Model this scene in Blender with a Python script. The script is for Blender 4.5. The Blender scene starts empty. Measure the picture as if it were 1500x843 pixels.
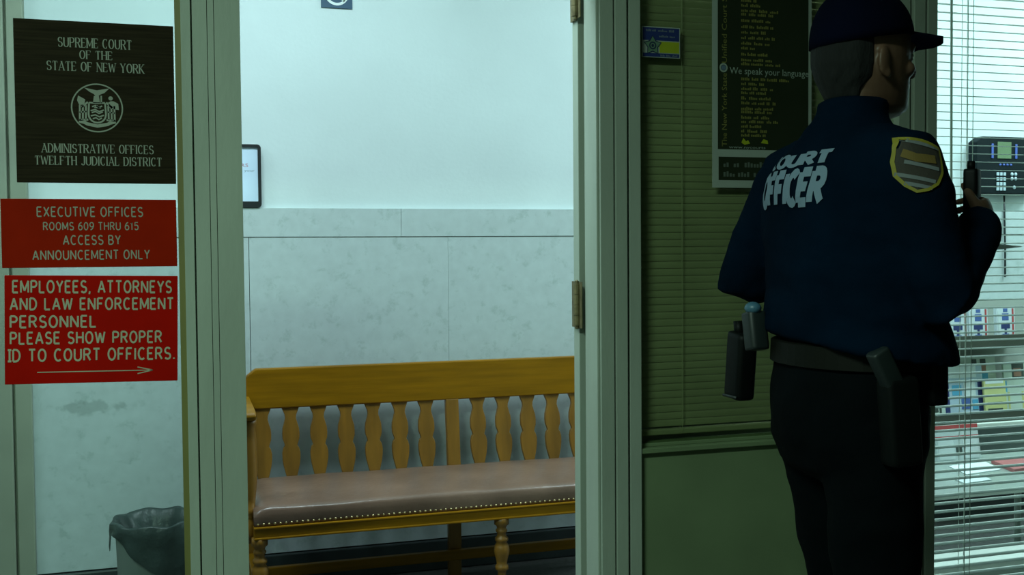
import bpy, math, random
from mathutils import Vector, Matrix, noise
from mathutils.bvhtree import BVHTree
random.seed(7)
SC = bpy.context.scene
COL = SC.collection
PI = math.pi

# ------------------------------------------------------------------ camera, world, lights, exposure
SC.view_settings.view_transform = 'Standard'
SC.view_settings.look = 'None'
SC.view_settings.gamma = 1.0
SC.view_settings.use_curve_mapping = False
SC.view_settings.exposure = 0.0

FPX = 1526.0
CAM_H = 1.32
yaw, pitch, roll = math.radians(17), math.atan(54.5/FPX), math.radians(.46)
fw = Vector((math.sin(yaw)*math.cos(pitch), math.cos(yaw)*math.cos(pitch), -math.sin(pitch)))
R0 = Vector((math.cos(yaw), -math.sin(yaw), 0)); U0 = R0.cross(fw)
rt = R0*math.cos(roll) - U0*math.sin(roll)
up = U0*math.cos(roll) + R0*math.sin(roll)
cam_d = bpy.data.cameras.new('camera'); cam = bpy.data.objects.new('camera', cam_d); COL.objects.link(cam)
M = Matrix((rt, up, -fw)).transposed().to_4x4(); M.translation = Vector((0, 0, CAM_H))
cam.matrix_world = M
cam_d.sensor_width = 36; cam_d.lens = 36*FPX/1500; cam_d.clip_start = .05
SC.camera = cam

w = bpy.data.worlds.new('world'); SC.world = w; w.use_nodes = True
w.node_tree.nodes['Background'].inputs[0].default_value = (.01, .015, .013, 1)
w.node_tree.nodes['Background'].inputs[1].default_value = 1

def area(name, loc, sx, sy, power, color, rot=(0, 0, 0)):
    d = bpy.data.lights.new(name, 'AREA'); d.shape = 'RECTANGLE'; d.size = sx; d.size_y = sy
    d.energy = power; d.color = color
    o = bpy.data.objects.new(name, d); COL.objects.link(o); o.location = loc; o.rotation_euler = rot
    return o
BACK_COL = (.71, .945, 1.0)
HALL_COL = (.68, 1.0, .83)
for x, y, pw in ((-1.9, 3.05, 24), (.15, 3.05, 36), (2.7, 3.5, 40), (4.5, 3.3, 62), (6.2, 3.3, 40)):
    area('corridor_lamp', (x, y, 2.93), 1.2, .3, pw, BACK_COL)
area('hall_lamp', (-1.1, .5, 2.93), 1.2, .3, 80, HALL_COL)

# ------------------------------------------------------------------ helpers
def lin(c):
    return tuple(((v/255)/12.92 if v/255 <= .04045 else ((v/255+.055)/1.055)**2.4) for v in c)

def mat(name, col, rough=.6, metal=0, var=.12, scale=6, stretch=(1, 1, 1), bump=0, bscale=None, spec=.5, detail=4, sheen=0):
    """procedural principled material: colour varied by a noise, optional bump"""
    m = bpy.data.materials.new(name); m.use_nodes = True
    nt = m.node_tree; N = nt.nodes; L = nt.links; b = N['Principled BSDF']
    tc = N.new('ShaderNodeTexCoord'); mp = N.new('ShaderNodeMapping'); mp.inputs['Scale'].default_value = stretch
    L.new(tc.outputs['Object'], mp.inputs[0])
    nz = N.new('ShaderNodeTexNoise'); nz.inputs['Scale'].default_value = scale; nz.inputs['Detail'].default_value = detail
    L.new(mp.outputs[0], nz.inputs['Vector'])
    rp = N.new('ShaderNodeValToRGB')
    rp.color_ramp.elements[0].position = .3; rp.color_ramp.elements[1].position = .7
    rp.color_ramp.elements[0].color = tuple(max(0, c*(1-var)) for c in col)+(1,)
    rp.color_ramp.elements[1].color = tuple(min(1, c*(1+var)) for c in col)+(1,)
    L.new(nz.outputs[0], rp.inputs[0]); L.new(rp.outputs[0], b.inputs['Base Color'])
    b.inputs['Roughness'].default_value = rough; b.inputs['Metallic'].default_value = metal
    b.inputs['Specular IOR Level'].default_value = spec
    if sheen: b.inputs['Sheen Weight'].default_value = sheen
    if bump:
        n2 = N.new('ShaderNodeTexNoise'); n2.inputs['Scale'].default_value = bscale or scale*8; n2.inputs['Detail'].default_value = 5
        L.new(mp.outputs[0], n2.inputs['Vector'])
        bp = N.new('ShaderNodeBump'); bp.inputs['Strength'].default_value = bump; bp.inputs['Distance'].default_value = .01
        L.new(n2.outputs[0], bp.inputs['Height']); L.new(bp.outputs[0], b.inputs['Normal'])
    return m

def glass_mat(name, tint, refl=.06, rough=.02):
    m = bpy.data.materials.new(name); m.use_nodes = True; nt = m.node_tree; N = nt.nodes; L = nt.links
    N.remove(N['Principled BSDF'])
    t = N.new('ShaderNodeBsdfTransparent'); t.inputs[0].default_value = tint+(1,)
    g = N.new('ShaderNodeBsdfGlossy'); g.inputs['Roughness'].default_value = rough
    mx = N.new('ShaderNodeMixShader'); fr = N.new('ShaderNodeFresnel'); fr.inputs[0].default_value = 1.45
    ge = N.new('ShaderNodeNewGeometry'); sb = N.new('ShaderNodeMath'); sb.operation = 'SUBTRACT'; sb.inputs[0].default_value = 1; L.new(ge.outputs['Backfacing'], sb.inputs[1])
    ml = N.new('ShaderNodeMath'); ml.operation = 'MULTIPLY'; L.new(fr.outputs[0], ml.inputs[0]); L.new(sb.outputs[0], ml.inputs[1])
    L.new(ml.outputs[0], mx.inputs[0]); L.new(t.outputs[0], mx.inputs[1]); L.new(g.outputs[0], mx.inputs[2])
    L.new(mx.outputs[0], N['Material Output'].inputs[0])
    return m

class MB:
    def __init__(s): s.v = []; s.f = []
    def add(s, vs, fs):
        o = len(s.v); s.v += [Vector(p) for p in vs]; s.f += [tuple(i+o for i in f) for f in fs]; return s
    def box(s, x0, x1, y0, y1, z0, z1):
        vs = [(x, y, z) for x in (x0, x1) for y in (y0, y1) for z in (z0, z1)]
        return s.add(vs, [(0,1,3,2),(4,6,7,5),(0,4,5,1),(2,3,7,6),(0,2,6,4),(1,5,7,3)])
    def prism(s, poly, axis, a, b):
        """poly of 2-D points extruded along axis 'x' (pts=y,z), 'y' (pts=x,z), 'z' (pts=x,y)"""
        def P(p, t): return {'x': (t, p[0], p[1]), 'y': (p[0], t, p[1]), 'z': (p[0], p[1], t)}[axis]
        n = len(poly); vs = [P(p, a) for p in poly]+[P(p, b) for p in poly]
        fs = [tuple(range(n))[::-1], tuple(range(n, 2*n))]+[(i, (i+1) % n, n+(i+1) % n, n+i) for i in range(n)]
        return s.add(vs, fs)
    def loft(s, rings, caps=True, closed=True):
        n = len(rings[0]); vs = [p for r in rings for p in r]; fs = []
        for k in range(len(rings)-1):
            for i in range(n if closed else n-1):
                j = (i+1) % n; fs.append((k*n+i, k*n+j, (k+1)*n+j, (k+1)*n+i))
        if caps: fs += [tuple(range(n))[::-1], tuple(range((len(rings)-1)*n, len(rings)*n))]
        return s.add(vs, fs)
    def lathe(s, prof, cx, cy, n=20, caps=True):
        return s.loft([[Vector((cx+r*math.cos(2*PI*i/n), cy+r*math.sin(2*PI*i/n), z)) for i in range(n)] for r, z in prof], caps)
    def tube(s, pts, rad, n=12, cap=True, round_ends=False):
        pts = [Vector(p) for p in pts]
        if not hasattr(rad, '__len__'): rad = [rad]*len(pts)
        rad = list(rad)
        if round_ends:
            d0 = (pts[0]-pts[1]).normalized(); d1 = (pts[-1]-pts[-2]).normalized(); r0, r1 = rad[0], rad[-1]
            pre = [(pts[0]+d0*r0*math.sin(a), r0*math.cos(a)) for a in (1.45, 1.0, .5)]
            post = [(pts[-1]+d1*r1*math.sin(a), r1*math.cos(a)) for a in (.5, 1.0, 1.45)]
            pts = [p for p, _ in pre]+pts+[p for p, _ in post]; rad = [r for _, r in pre]+rad+[r for _, r in post]
        rings = []; u = None
        for k, p in enumerate(pts):
            t = (pts[min(k+1, len(pts)-1)]-pts[max(k-1, 0)]).normalized()
            if u is None:
                u = t.cross(Vector((0, 0, 1)) if abs(t.z) < .9 else Vector((1, 0, 0))).normalized()
            else:
                u = (u-t*u.dot(t)).normalized()
            v = t.cross(u)
            rings.append([p+(u*math.cos(2*PI*i/n)+v*math.sin(2*PI*i/n))*rad[k] for i in range(n)])
        return s.loft(rings, cap)
    def ellipsoid(s, c, r, n=20, m=12, rot=None):
        c = Vector(c); rings = []
        for k in range(m+1):
            a = -PI/2+PI*k/m; a = max(-PI/2+.02, min(PI/2-.02, a)); ring = []
            for i in range(n):
                p = Vector((r[0]*math.cos(a)*math.cos(2*PI*i/n), r[1]*math.cos(a)*math.sin(2*PI*i/n), r[2]*math.sin(a)))
                if rot: p = rot @ p
                ring.append(c+p)
            rings.append(ring)
        return s.loft(rings)
    def build(s, name, m, parent=None, smooth=False, bevel=0, origin=None):
        me = bpy.data.meshes.new(name)
        org = Vector(origin) if origin is not None else (Vector(parent['_org']) if parent is not None and '_org' in parent else Vector((0, 0, 0)))
        me.from_pydata([p-org for p in s.v], [], s.f); me.validate()
        if m: me.materials.append(m)
        import bmesh
        bm = bmesh.new(); bm.from_mesh(me); bmesh.ops.recalc_face_normals(bm, faces=bm.faces); bm.to_mesh(me); bm.free()
        if smooth:
            for p in me.polygons: p.use_smooth = True
        o = bpy.data.objects.new(name, me); COL.objects.link(o)
        o['_org'] = tuple(org)
        if parent is not None: o.parent = parent
        else: o.location = org
        if bevel:
            b = o.modifiers.new('bevel', 'BEVEL'); b.width = bevel; b.segments = 2; b.limit_method = 'ANGLE'
        return o

def thing(name, label, cat, loc, group=None):
    o = bpy.data.objects.new(name, None); COL.objects.link(o); o.location = loc; o.empty_display_size = .05
    o['_org'] = tuple(loc); return tag(o, label, cat, group)
def tag(o, label, cat, group=None):
    o['label'] = label; o['category'] = cat
    if group: o['group'] = group
    return o
def struct(o, label=None):
    o['kind'] = 'structure'
    if label: o['label'] = label
    return o
def bake(o):
    dg = bpy.context.evaluated_depsgraph_get(); me = bpy.data.meshes.new_from_object(o.evaluated_get(dg))
    o.modifiers.clear(); o.data = me
    for p in me.polygons: p.use_smooth = True
    return o
def remesh(o, vox, it=4, fac=.5):
    m = o.modifiers.new('r', 'REMESH'); m.mode = 'VOXEL'; m.voxel_size = vox
    s = o.modifiers.new('s', 'SMOOTH'); s.iterations = it; s.factor = fac
    return bake(o)

# ---- lettering: an engraver's stroke alphabet (plain or serif) laid on a plane y = Y facing -y
def arc(cx, cy, rx, ry, a0, a1, n=9):
    return [(cx+rx*math.cos(math.radians(a0+(a1-a0)*i/n)), cy+ry*math.sin(math.radians(a0+(a1-a0)*i/n))) for i in range(n+1)]
G = {
 'A': (.66, [[(0,0),(.33,1)], [(.33,1),(.66,0)], [(.12,.32),(.54,.32)]]),
 'B': (.56, [[(0,0),(0,1)], [(0,1),(.28,1)]+arc(.28,.76,.23,.24,90,-90)+[(0,.52)], [(.28,.52)]+arc(.28,.26,.28,.26,90,-90)+[(0,0)]]),
 'C': (.6, [arc(.33,.5,.33,.5,50,310,14)]),
 'D': (.6, [[(0,0),(0,1)], [(0,1),(.22,1)]+arc(.22,.5,.38,.5,90,-90,12)+[(0,0)]]),
 'E': (.5, [[(0,0),(0,1)], [(0,1),(.5,1)], [(0,.52),(.42,.52)], [(0,0),(.5,0)]]),
 'F': (.5, [[(0,0),(0,1)], [(0,1),(.5,1)], [(0,.52),(.42,.52)]]),
 'G': (.64, [arc(.33,.5,.33,.5,50,350,14)+[(.66,.42)], [(.4,.42),(.66,.42)], [(.64,.42),(.64,.05)]]),
 'H': (.6, [[(0,0),(0,1)], [(.6,0),(.6,1)], [(0,.52),(.6,.52)]]),
 'I': (.06, [[(.03,0),(.03,1)]]),
 'J': (.42, [[(.4,1),(.4,.22)]+arc(.2,.22,.2,.22,0,-170,8)]),
 'K': (.58, [[(0,0),(0,1)], [(.55,1),(0,.4)], [(.16,.56),(.58,0)]]),
 'L': (.48, [[(0,0),(0,1)], [(0,0),(.48,0)]]),
 'M': (.74, [[(0,0),(0,1)], [(0,1),(.37,.15)], [(.37,.15),(.74,1)], [(.74,1),(.74,0)]]),
 'N': (.62, [[(0,0),(0,1)], [(0,1),(.62,0)], [(.62,0),(.62,1)]]),
 'O': (.66, [arc(.33,.5,.33,.5,90,450,18)]),
 'P': (.54, [[(0,0),(0,1)], [(0,1),(.28,1)]+arc(.28,.74,.26,.26,90,-90)+[(0,.48)]]),
 'R': (.58, [[(0,0),(0,1)], [(0,1),(.28,1)]+arc(.28,.75,.26,.25,90,-90)+[(0,.5)], [(.28,.5),(.58,0)]]),
 'S': (.54, [arc(.27,.75,.25,.25,30,270,9)+arc(.27,.25,.27,.25,90,-150,9)]),
 'T': (.58, [[(0,1),(.58,1)], [(.29,1),(.29,0)]]),
 'U': (.6, [[(0,1),(0,.3)]+arc(.3,.3,.3,.3,180,360,10)+[(.6,1)]]),
 'V': (.62, [[(0,1),(.31,0)], [(.31,0),(.62,1)]]),
 'W': (.9, [[(0,1),(.22,0)], [(.22,0),(.45,.9)], [(.45,.9),(.68,0)], [(.68,0),(.9,1)]]),
 'X': (.6, [[(0,0),(.6,1)], [(0,1),(.6,0)]]),
 'Y': (.6, [[(0,1),(.3,.48)], [(.6,1),(.3,.48)], [(.3,.48),(.3,0)]]),
 '0': (.54, [arc(.27,.5,.27,.5,90,450,16)]),
 '1': (.3, [[(.18,0),(.18,1),(.02,.8)]]),
 '5': (.52, [[(.48,1),(.06,1),(.03,.55)]+arc(.25,.32,.27,.32,120,-150,11)]),
 '6': (.54, [arc(.27,.3,.27,.3,90,450,14), arc(.5,.3,.5,.7,95,180,7)]),
 '9': (.54, [arc(.27,.7,.27,.3,90,450,14), arc(.04,.7,.5,.7,0,-85,7)]),
 ',': (.1, [[(.06,.1),(.0,-.14)]]), '.': (.1, [[(.05,0),(.05,.1)]]),
}
def ribbon(mb, pts, wid, P, sub=1):
    """flat ribbon along 2-D pts; wid(dx,dy)->half width; P maps 2-D to 3-D"""
    q = [pts[0]]
    for a, b in zip(pts, pts[1:]):
        for k in range(1, sub+1): q.append((a[0]+(b[0]-a[0])*k/sub, a[1]+(b[1]-a[1])*k/sub))
    n = len(q); L = []; Rr = []
    closed = math.hypot(q[0][0]-q[-1][0], q[0][1]-q[-1][1]) < 1e-6
    for i in range(n):
        a = q[i-1] if i else (q[-2] if closed else q[0]); b = q[i+1] if i < n-1 else (q[1] if closed else q[-1])
        dx, dy = b[0]-a[0], b[1]-a[1]; l = math.hypot(dx, dy) or 1; dx /= l; dy /= l
        h = wid(dx, dy); L.append(P((q[i][0]-dy*h, q[i][1]+dx*h))); Rr.append(P((q[i][0]+dy*h, q[i][1]-dx*h)))
    mb.add(L+Rr, [(i, i+1, n+i+1, n+i) for i in range(n-1)])
def stroke_text(mb, text, x0, x1, zb, h, Y=0, weight=.055, serif=False, gap=.2, space=.42, P3=None, sub=1, slab_i=False):
    tot = 0; lay = []
    for ch in text:
        if ch == ' ': tot += space; continue
        wd, st = G[ch]; lay.append((tot, st, ch)); tot += wd+gap
    tot -= gap; sx = (x1-x0)/tot; lift = [0]
    for ox, st, ch in lay:
        def P(p, ox=ox):
            q = (x0+(ox+p[0])*sx, zb+p[1]*h)
            return P3(q) if P3 else Vector((q[0], Y-lift[0], q[1]))
        k = sx/h
        for pl in st:
            lift[0] = (lift[0]+2.5e-5) % 4e-4
            if serif:
                diag = len(pl) == 2 and abs(pl[0][0]-pl[1][0]) > .1 and abs(pl[0][1]-pl[1][1]) > .3
                if diag:
                    down = (pl[1][0]-pl[0][0])*(pl[1][1]-pl[0][1]) < 0
                    wd = (lambda dx, dy, t=(.075 if down else .032): t)
                elif ch == 'N' and len(pl) == 2: wd = lambda dx, dy: .035
                else: wd = lambda dx, dy: .026+.062*abs(dy)**1.3
            else:
                wd = lambda dx, dy: weight
            # map the half width through the x-stretch by building in letter units scaled to h
            def PP(p, P=P): return P(p)
            ribbon(mb, pl, wd, PP, sub if len(pl) < 4 else 1)
            if serif:
                lift[0] += 1e-5
                for e, o in ((pl[0], pl[1]), (pl[-1], pl[-2])):
                    if abs(e[1]-o[1]) > abs(e[0]-o[0])*.8 and (e[1] < .02 or e[1] > .98) and len(pl) < 12 and not (ch in 'MVWAN' and e[1] < .2 and ch in 'VW'):
                        ribbon(mb, [(e[0]-.13, e[1]), (e[0]+.13, e[1])], lambda dx, dy: .026, PP)
        lift[0] += 5e-5
        if slab_i and ch == 'I' and ox == 0:
            for yy in (.02, .98): ribbon(mb, [(-.13, yy), (.19, yy)], lambda dx, dy: weight, P)
        if serif and ch in 'ETFLZ':
            ends = {'E': ((.5, 1, -1), (.5, 0, 1)), 'T': ((0, 1, -1), (.58, 1, -1)), 'F': ((.5, 1, -1),), 'L': ((.48, 0, 1),)}.get(ch, ())
            for ex, ey, sg in ends: ribbon(mb, [(ex, ey), (ex, ey+sg*.2)], lambda dx, dy: .03, P)
        if serif and ch in 'CS':
            for ex, ey in (((.5, .88), (.5, .12)) if ch == 'C' else ((.49, .86), (.04, .13))): ribbon(mb, [(ex, ey-.1), (ex, ey+.12)], lambda dx, dy: .03, P)

def font_geo(text):
    cu = bpy.data.curves.new('t', 'FONT'); cu.body = text; cu.size = 1; cu.resolution_u = 2
    o = bpy.data.objects.new('t', cu); COL.objects.link(o)
    dg = bpy.context.evaluated_depsgraph_get(); me = o.evaluated_get(dg).to_mesh()
    vs = [v.co.copy() for v in me.vertices]; fs = [tuple(p.vertices) for p in me.polygons]
    o.evaluated_get(dg).to_mesh_clear(); bpy.data.objects.remove(o); bpy.data.curves.remove(cu)
    return vs, fs
def font_text(mb, text, x0, x1, zb, h, Y, vertical=False):
    """vertical: the line runs upward; x0,x1 are then z-range and zb is the x of the baseline"""
    vs, fs = font_geo(text); a = min(v.x for v in vs); b = max(v.x for v in vs)
    out = []
    for v in vs:
        t = x0+(v.x-a)/(b-a)*(x1-x0); q = v.y/.72*h
        out.append((zb-q, Y, t) if vertical else (t, Y, zb+q))
    mb.add(out, fs)

def rows(mb, x0, x1, z, h, Y, n):
    """illegible small print: a row of short word marks"""
    x = x0
    while x < x1-h:
        l = min(x1-x, h*random.uniform(1.5, 4.5)); xx = x
        while xx < x+l-h*.3:
            hh = h*random.uniform(.5, 1); mb.box(xx, xx+h*.42, Y-.0004, Y, z, z+hh); xx += h*.62
        x += l+h*.7

# ------------------------------------------------------------------ materials
M_plaster = mat('plaster_paint', (.60, .69, .70), .75, var=.04, scale=2.5, bump=.05, bscale=60, spec=.25)
M_paint = mat('frame_paint', (.33, .385, .31), .55, var=.07, scale=9, stretch=(1, 1, .3), bump=.08, bscale=90, spec=.3)
M_paint_d = mat('bead_paint', (.16, .155, .045), .5, var=.15, scale=9, stretch=(1, 1, .3))
M_groove = mat('groove_dark', (.03, .04, .03), .9)
M_panel = mat('panel_paint', (.17, .235, .12), .6, var=.1, scale=4, spec=.3)
M_floor = mat('terrazzo', (.07, .075, .07), .35, var=.4, scale=60)
M_ceil = mat('ceiling_paint', (.62, .66, .62), .8, var=.03)
M_hallwall = mat('hall_paint', (.30, .34, .27), .7, var=.05)
M_base = mat('baseboard_black', (.025, .035, .035), .4, var=.3)
M_oak = mat('oak', (.235, .108, .002), .4, var=.22, scale=4, stretch=(.7, 3, 9), bump=.05, bscale=20, spec=.22)
M_oakv = mat('oak_upright', (.19, .087, .007), .42, var=.25, scale=4, stretch=(6, 5, .8), bump=.05, bscale=20)
M_leather = mat('brown_leather', (.165, .10, .072), .28, var=.25, scale=5, bump=.12, bscale=45, spec=.6)
M_brass = mat('worn_brass', (.19, .16, .08), .55, metal=.6, var=.35, scale=40)
M_nail = mat('nail_brass', (.50, .40, .2), .3, metal=1)
M_glass = glass_mat('pane_glass', (.92, .96, .94))
M_glass_d = glass_mat('pane_glass_green', (.84, .88, .80))
M_signbrown = mat('sign_brown', (.0185, .0150, .0075), .6, var=.35, scale=14, stretch=(.5, 1, 14), spec=.03)
M_signred = mat('sign_red', (.36, .005, .001), .6, var=.1, scale=8, spec=.03)
M_signred2 = mat('sign_dull_red', (.26, .010, .001), .6, var=.1, scale=8, spec=.03)
M_letter = mat('engraved_cream', (.36, .38, .25), .7, var=.08)
M_letterg = mat('engraved_grey', (.22, .25, .19), .7, var=.1)
M_letterd = mat('engraved_dull_cream', (.26, .28, .20), .7, var=.08)
M_white = mat('paper_white', (.70, .78, .78), .7, var=.03)
M_black = mat('black_plastic', (.012, .016, .018), .4, var=.2)
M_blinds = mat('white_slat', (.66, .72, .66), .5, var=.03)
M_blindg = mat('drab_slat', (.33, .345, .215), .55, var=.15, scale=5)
M_bag = mat('bin_bag', (.03, .046, .043), .38, var=.3, scale=7, bump=.7, bscale=16, spec=.35)
M_can = mat('bin_grey', (.24, .29, .27), .5, var=.06)
M_blue = mat('sign_blue', (.02, .07, .13), .5, var=.1)
M_posterbg = mat('poster_dark', (.022, .030, .016), .6, var=.1, spec=.05)
M_poster_y = mat('poster_yellow', (.19, .185, .04), .6)
M_poster_w = mat('poster_white_ink', (.30, .36, .30), .6)
M_poster_d = mat('poster_dim_ink', (.10, .13, .10), .6)
M_border = mat('poster_border', (.34, .40, .34), .6, var=.06)
M_stblue = mat('sticker_blue', (.015, .03, .14), .5)
M_styel = mat('sticker_yellow', (.34, .40, .015), .5)
M_stink = mat('sticker_ink', (.13, .17, .2), .6)
M_stgreen = mat('badge_green', (.12, .22, .14), .5)

def marble():
    m = mat('grey_marble', (.46, .54, .545), .5, var=.05, scale=22, detail=9, spec=.25)
    nt = m.node_tree; N = nt.nodes; L = nt.links; b = N['Principled BSDF']
    src = b.inputs['Base Color'].links[0].from_socket
    tc = N.new('ShaderNodeTexCoord')
    n2 = N.new('ShaderNodeTexNoise'); n2.inputs['Scale'].default_value = 16; n2.inputs['Detail'].default_value = 12; n2.inputs['Distortion'].default_value = .25; n2.inputs['Roughness'].default_value = .72
    L.new(tc.outputs['Object'], n2.inputs['Vector'])
    rp = N.new('ShaderNodeValToRGB'); rp.color_ramp.elements[0].position = .33; rp.color_ramp.elements[0].color = (.80, .83, .81, 1)
    rp.color_ramp.elements[1].position = .46; rp.color_ramp.elements[1].color = (1, 1, 1, 1)
    L.new(n2.outputs[0], rp.inputs[0])
    mx = N.new('ShaderNodeMix'); mx.data_type = 'RGBA'; mx.blend_type = 'MULTIPLY'; mx.inputs[0].default_value = 1
    L.new(src, mx.inputs[6]); L.new(rp.outputs[0], mx.inputs[7])
    # a scuff on the stone left of the bin
    sp = N.new('ShaderNodeMapping'); sp.inputs['Location'].default_value = (.375/.13, -4.17/.3, -.745/.035); sp.inputs['Scale'].default_value = (1/.13, 1/.3, 1/.035)
    L.new(tc.outputs['Object'], sp.inputs[0])
    ln = N.new('ShaderNodeVectorMath'); ln.operation = 'LENGTH'; L.new(sp.outputs[0], ln.inputs[0])
    n3 = N.new('ShaderNodeTexNoise'); n3.inputs['Scale'].default_value = 22; n3.inputs['Detail'].default_value = 6; L.new(tc.outputs['Object'], n3.inputs['Vector'])
    ad = N.new('ShaderNodeMath'); ad.operation = 'ADD'; nm = N.new('ShaderNodeMath'); nm.operation = 'MULTIPLY'; nm.inputs[1].default_value = 2.2; L.new(n3.outputs[0], nm.inputs[0]); L.new(ln.outputs['Value'], ad.inputs[0]); L.new(nm.outputs[0], ad.inputs[1])
    r3 = N.new('ShaderNodeValToRGB'); r3.color_ramp.elements[0].position = .85; r3.color_ramp.elements[0].color = (.74, .76, .74, 1)
    r3.color_ramp.elements[1].position = 1.0; r3.color_ramp.elements[1].color = (1, 1, 1, 1)
    sc = N.new('ShaderNodeMath'); sc.operation = 'MULTIPLY'; sc.inputs[1].default_value = .52; L.new(ad.outputs[0], sc.inputs[0]); L.new(sc.outputs[0], r3.inputs[0])
    m2 = N.new('ShaderNodeMix'); m2.data_type = 'RGBA'; m2.blend_type = 'MULTIPLY'; m2.inputs[0].default_value = 1
    L.new(mx.outputs[2], m2.inputs[6]); L.new(r3.outputs[0], m2.inputs[7]); L.new(m2.outputs[2], b.inputs['Base Color'])
    return m
M_marble = marble()

# ------------------------------------------------------------------ the setting
D, YB = 2.66, 4.2           # partition plane, corridor's back wall
XL, XR, CH = -3.2, 7.2, 3.0
struct(MB().box(XL, XR, -3, YB+.1, -.1, 0).build('floor', M_floor))
struct(MB().box(XL, XR, -3, YB+.1, CH, CH+.1).build('ceiling', M_ceil))
struct(MB().box(XL, XR, YB, YB+.1, 0, CH).build('wall_back', M_plaster))
struct(MB().box(XL-.1, XL, -3, YB+.1, 0, CH).build('wall_left', M_hallwall))
struct(MB().box(XR, XR+.1, -3, YB+.1, 0, CH).build('wall_right', M_hallwall))
struct(MB().box(XL, XR, -3.1, -3, 0, CH).build('wall_rear', M_hallwall))
# marble wainscot: slabs with open joints over a dark bed, a band of cap stones on top
t = MB(); YS = YB-.022; J = .0011
edges = [XL, -1.44, -.64, .208, 1.003, 1.82, 2.64, 3.46, 4.28, 5.1, 5.92, XR]
for a, b in zip(edges, edges[1:]): t.box(a+(.0004 if a == 1.003 else J), b-(.0004 if b == 1.003 else J), YS, YB, .13, 1.379-J)
e2 = [XL, -1.9, -.55, .809, 2.17, 3.53, 4.89, 6.25, XR]
for a, b in zip(e2, e2[1:]): t.box(a+J*.7, b-J*.7, YS-.003, YB, 1.379+J, 1.493)
struct(t.build('trim_1', M_marble, bevel=.0006))
struct(MB().box(XL, XR, YB-.004, YB-.0005, .1, 1.49).build('trim_2', M_groove))
struct(MB().box(XL, XR, YB-.03, YB, 0, .125).build('baseboard_back', M_base, bevel=.006))
# painted door casing on the back wall at the far left
t = MB(); t.box(-1.1, -.64, YB-.055, YB, 0, CH).box(-.64, -.632, YB-.03, YB, 0, CH).box(-.632, -.575, YB-.045, YB, 0, CH)
struct(t.build('trim_3', mat('casing_paint', (.26, .29, .22), .6, var=.06), bevel=.004))

# the glazed partition: posts with stepped faces, header, glass
def post(name, steps, z0=0, z1=2.16):
    """steps: (x0, x1, front y, back y)"""
    t = MB()
    for x0, x1, y0, y1 in steps: t.box(x0, x1, y0, y1, z0, z1)
    return struct(t.build(name, M_paint, bevel=.0022))
G4 = .003
p1 = post('trim_4', [(-.019, .0035, D-.012, D+.07), (.0035, .0075, D+.006, D+.07), (.0075, .0415, D-.022, D+.07), (.0415, .0428, D-.014, D+.07), (.0428, .0575, D-.0225, D+.07), (.0575, .0588, D-.014, D+.07), (.0588, .119, D-.023, D+.12)])
MB().box(-.033, -.019, D-.004, D+.03, 0, 2.16).build('glazing_bead', M_paint_d, p1)
p2 = post('trim_5', [(1.052, 1.060, D-.012, D+.055), (1.060, 1.100, D-.02, D+.055), (1.060, 1.100, D+.055, D+.1), (1.100, 1.104, D-.006, D+.1), (1.104, 1.139, D-.022, D+.1), (1.139, 1.147, D+.01, D+.1), (1.147, 1.182, D-.016, D+.1)])
p3 = post('trim_6', [(2.02, 2.060, D-.012, D+.08), (2.060, 2.068, D+.012, D+.08), (2.068, 2.108, D-.02, D+.08), (2.108, 2.116, D+.006, D+.08), (2.116, 2.151, D-.02, D+.08)])
p4 = post('trim_7', [(-1.12, -1.0, D-.02, D+.08)])
p5 = post('trim_8', [(3.6, 3.7, D-.02, D+.08)])
struct(MB().box(-1.12, 3.7, D-.02, D+.08, 2.16, 2.28).build('trim_9', M_paint, bevel=.004))
# solid walls beyond and above the glazing
t = MB(); t.box(XL, -1.12, D-.03, D+.09, 0, CH); t.box(3.7, XR, D-.03, D+.09, 0, CH); t.box(-1.12, 3.7, D-.03, D+.09, 2.28, CH)
struct(t.build('wall_partition', M_hallwall))
# panes
struct(MB().box(-1.0, -.026, D+.004, D+.010, .0, 2.16).build('window_1', M_glass))
# closed bay: sill rail, solid panel, glass above
struct(MB().box(1.182, 2.02, D+.012, D+.018, .775, 2.16).build('window_2', M_glass_d))
t = MB(); t.box(1.182, 2.02, D+.004, D+.06, 0, .75); t.box(1.182, 2.02, D-.012, D+.06, .75, .764); t.box(1.182, 2.02, D+.012, D+.06, .764, .775)
struct(t.build('trim_10', M_panel, bevel=.002))
struct(MB().box(2.151, 3.6, D+.004, D+.010, 0, 2.16).build('window_3', M_glass))

# the door, folded right back behind the closed bay; only its hinge edge shows
door = struct(MB().box(1.058, 1.96, D+.142, D+.186, .012, 2.14).build('door_1', M_paint, bevel=.002))
def hinge(zc):
    h = MB(); h.box(1.0505, 1.058, D+.143, D+.181, zc-.066, zc+.066)
    for s in (-.045, -.015, .015, .045): h.lathe([(.0, zc+s-.0145), (.0105, zc+s-.0143), (.0105, zc+s+.0143), (.0, zc+s+.0145)], 1.046, D+.128, 12)
    h.lathe([(.0, zc-.07), (.006, zc-.068), (.006, zc+.068), (0, zc+.072)], 1.046, D+.128, 10)
    h.box(1.0495, 1.052, D+.1, D+.126, zc-.066, zc+.066)
    for a in (-.045, 0, .045): h.ellipsoid((1.0508, D+.165, zc+a), (.0015, .005, .005), 8, 4)
    return h.build('hinge', M_brass, door)
hinge(1.163); hinge(2.04)

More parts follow.
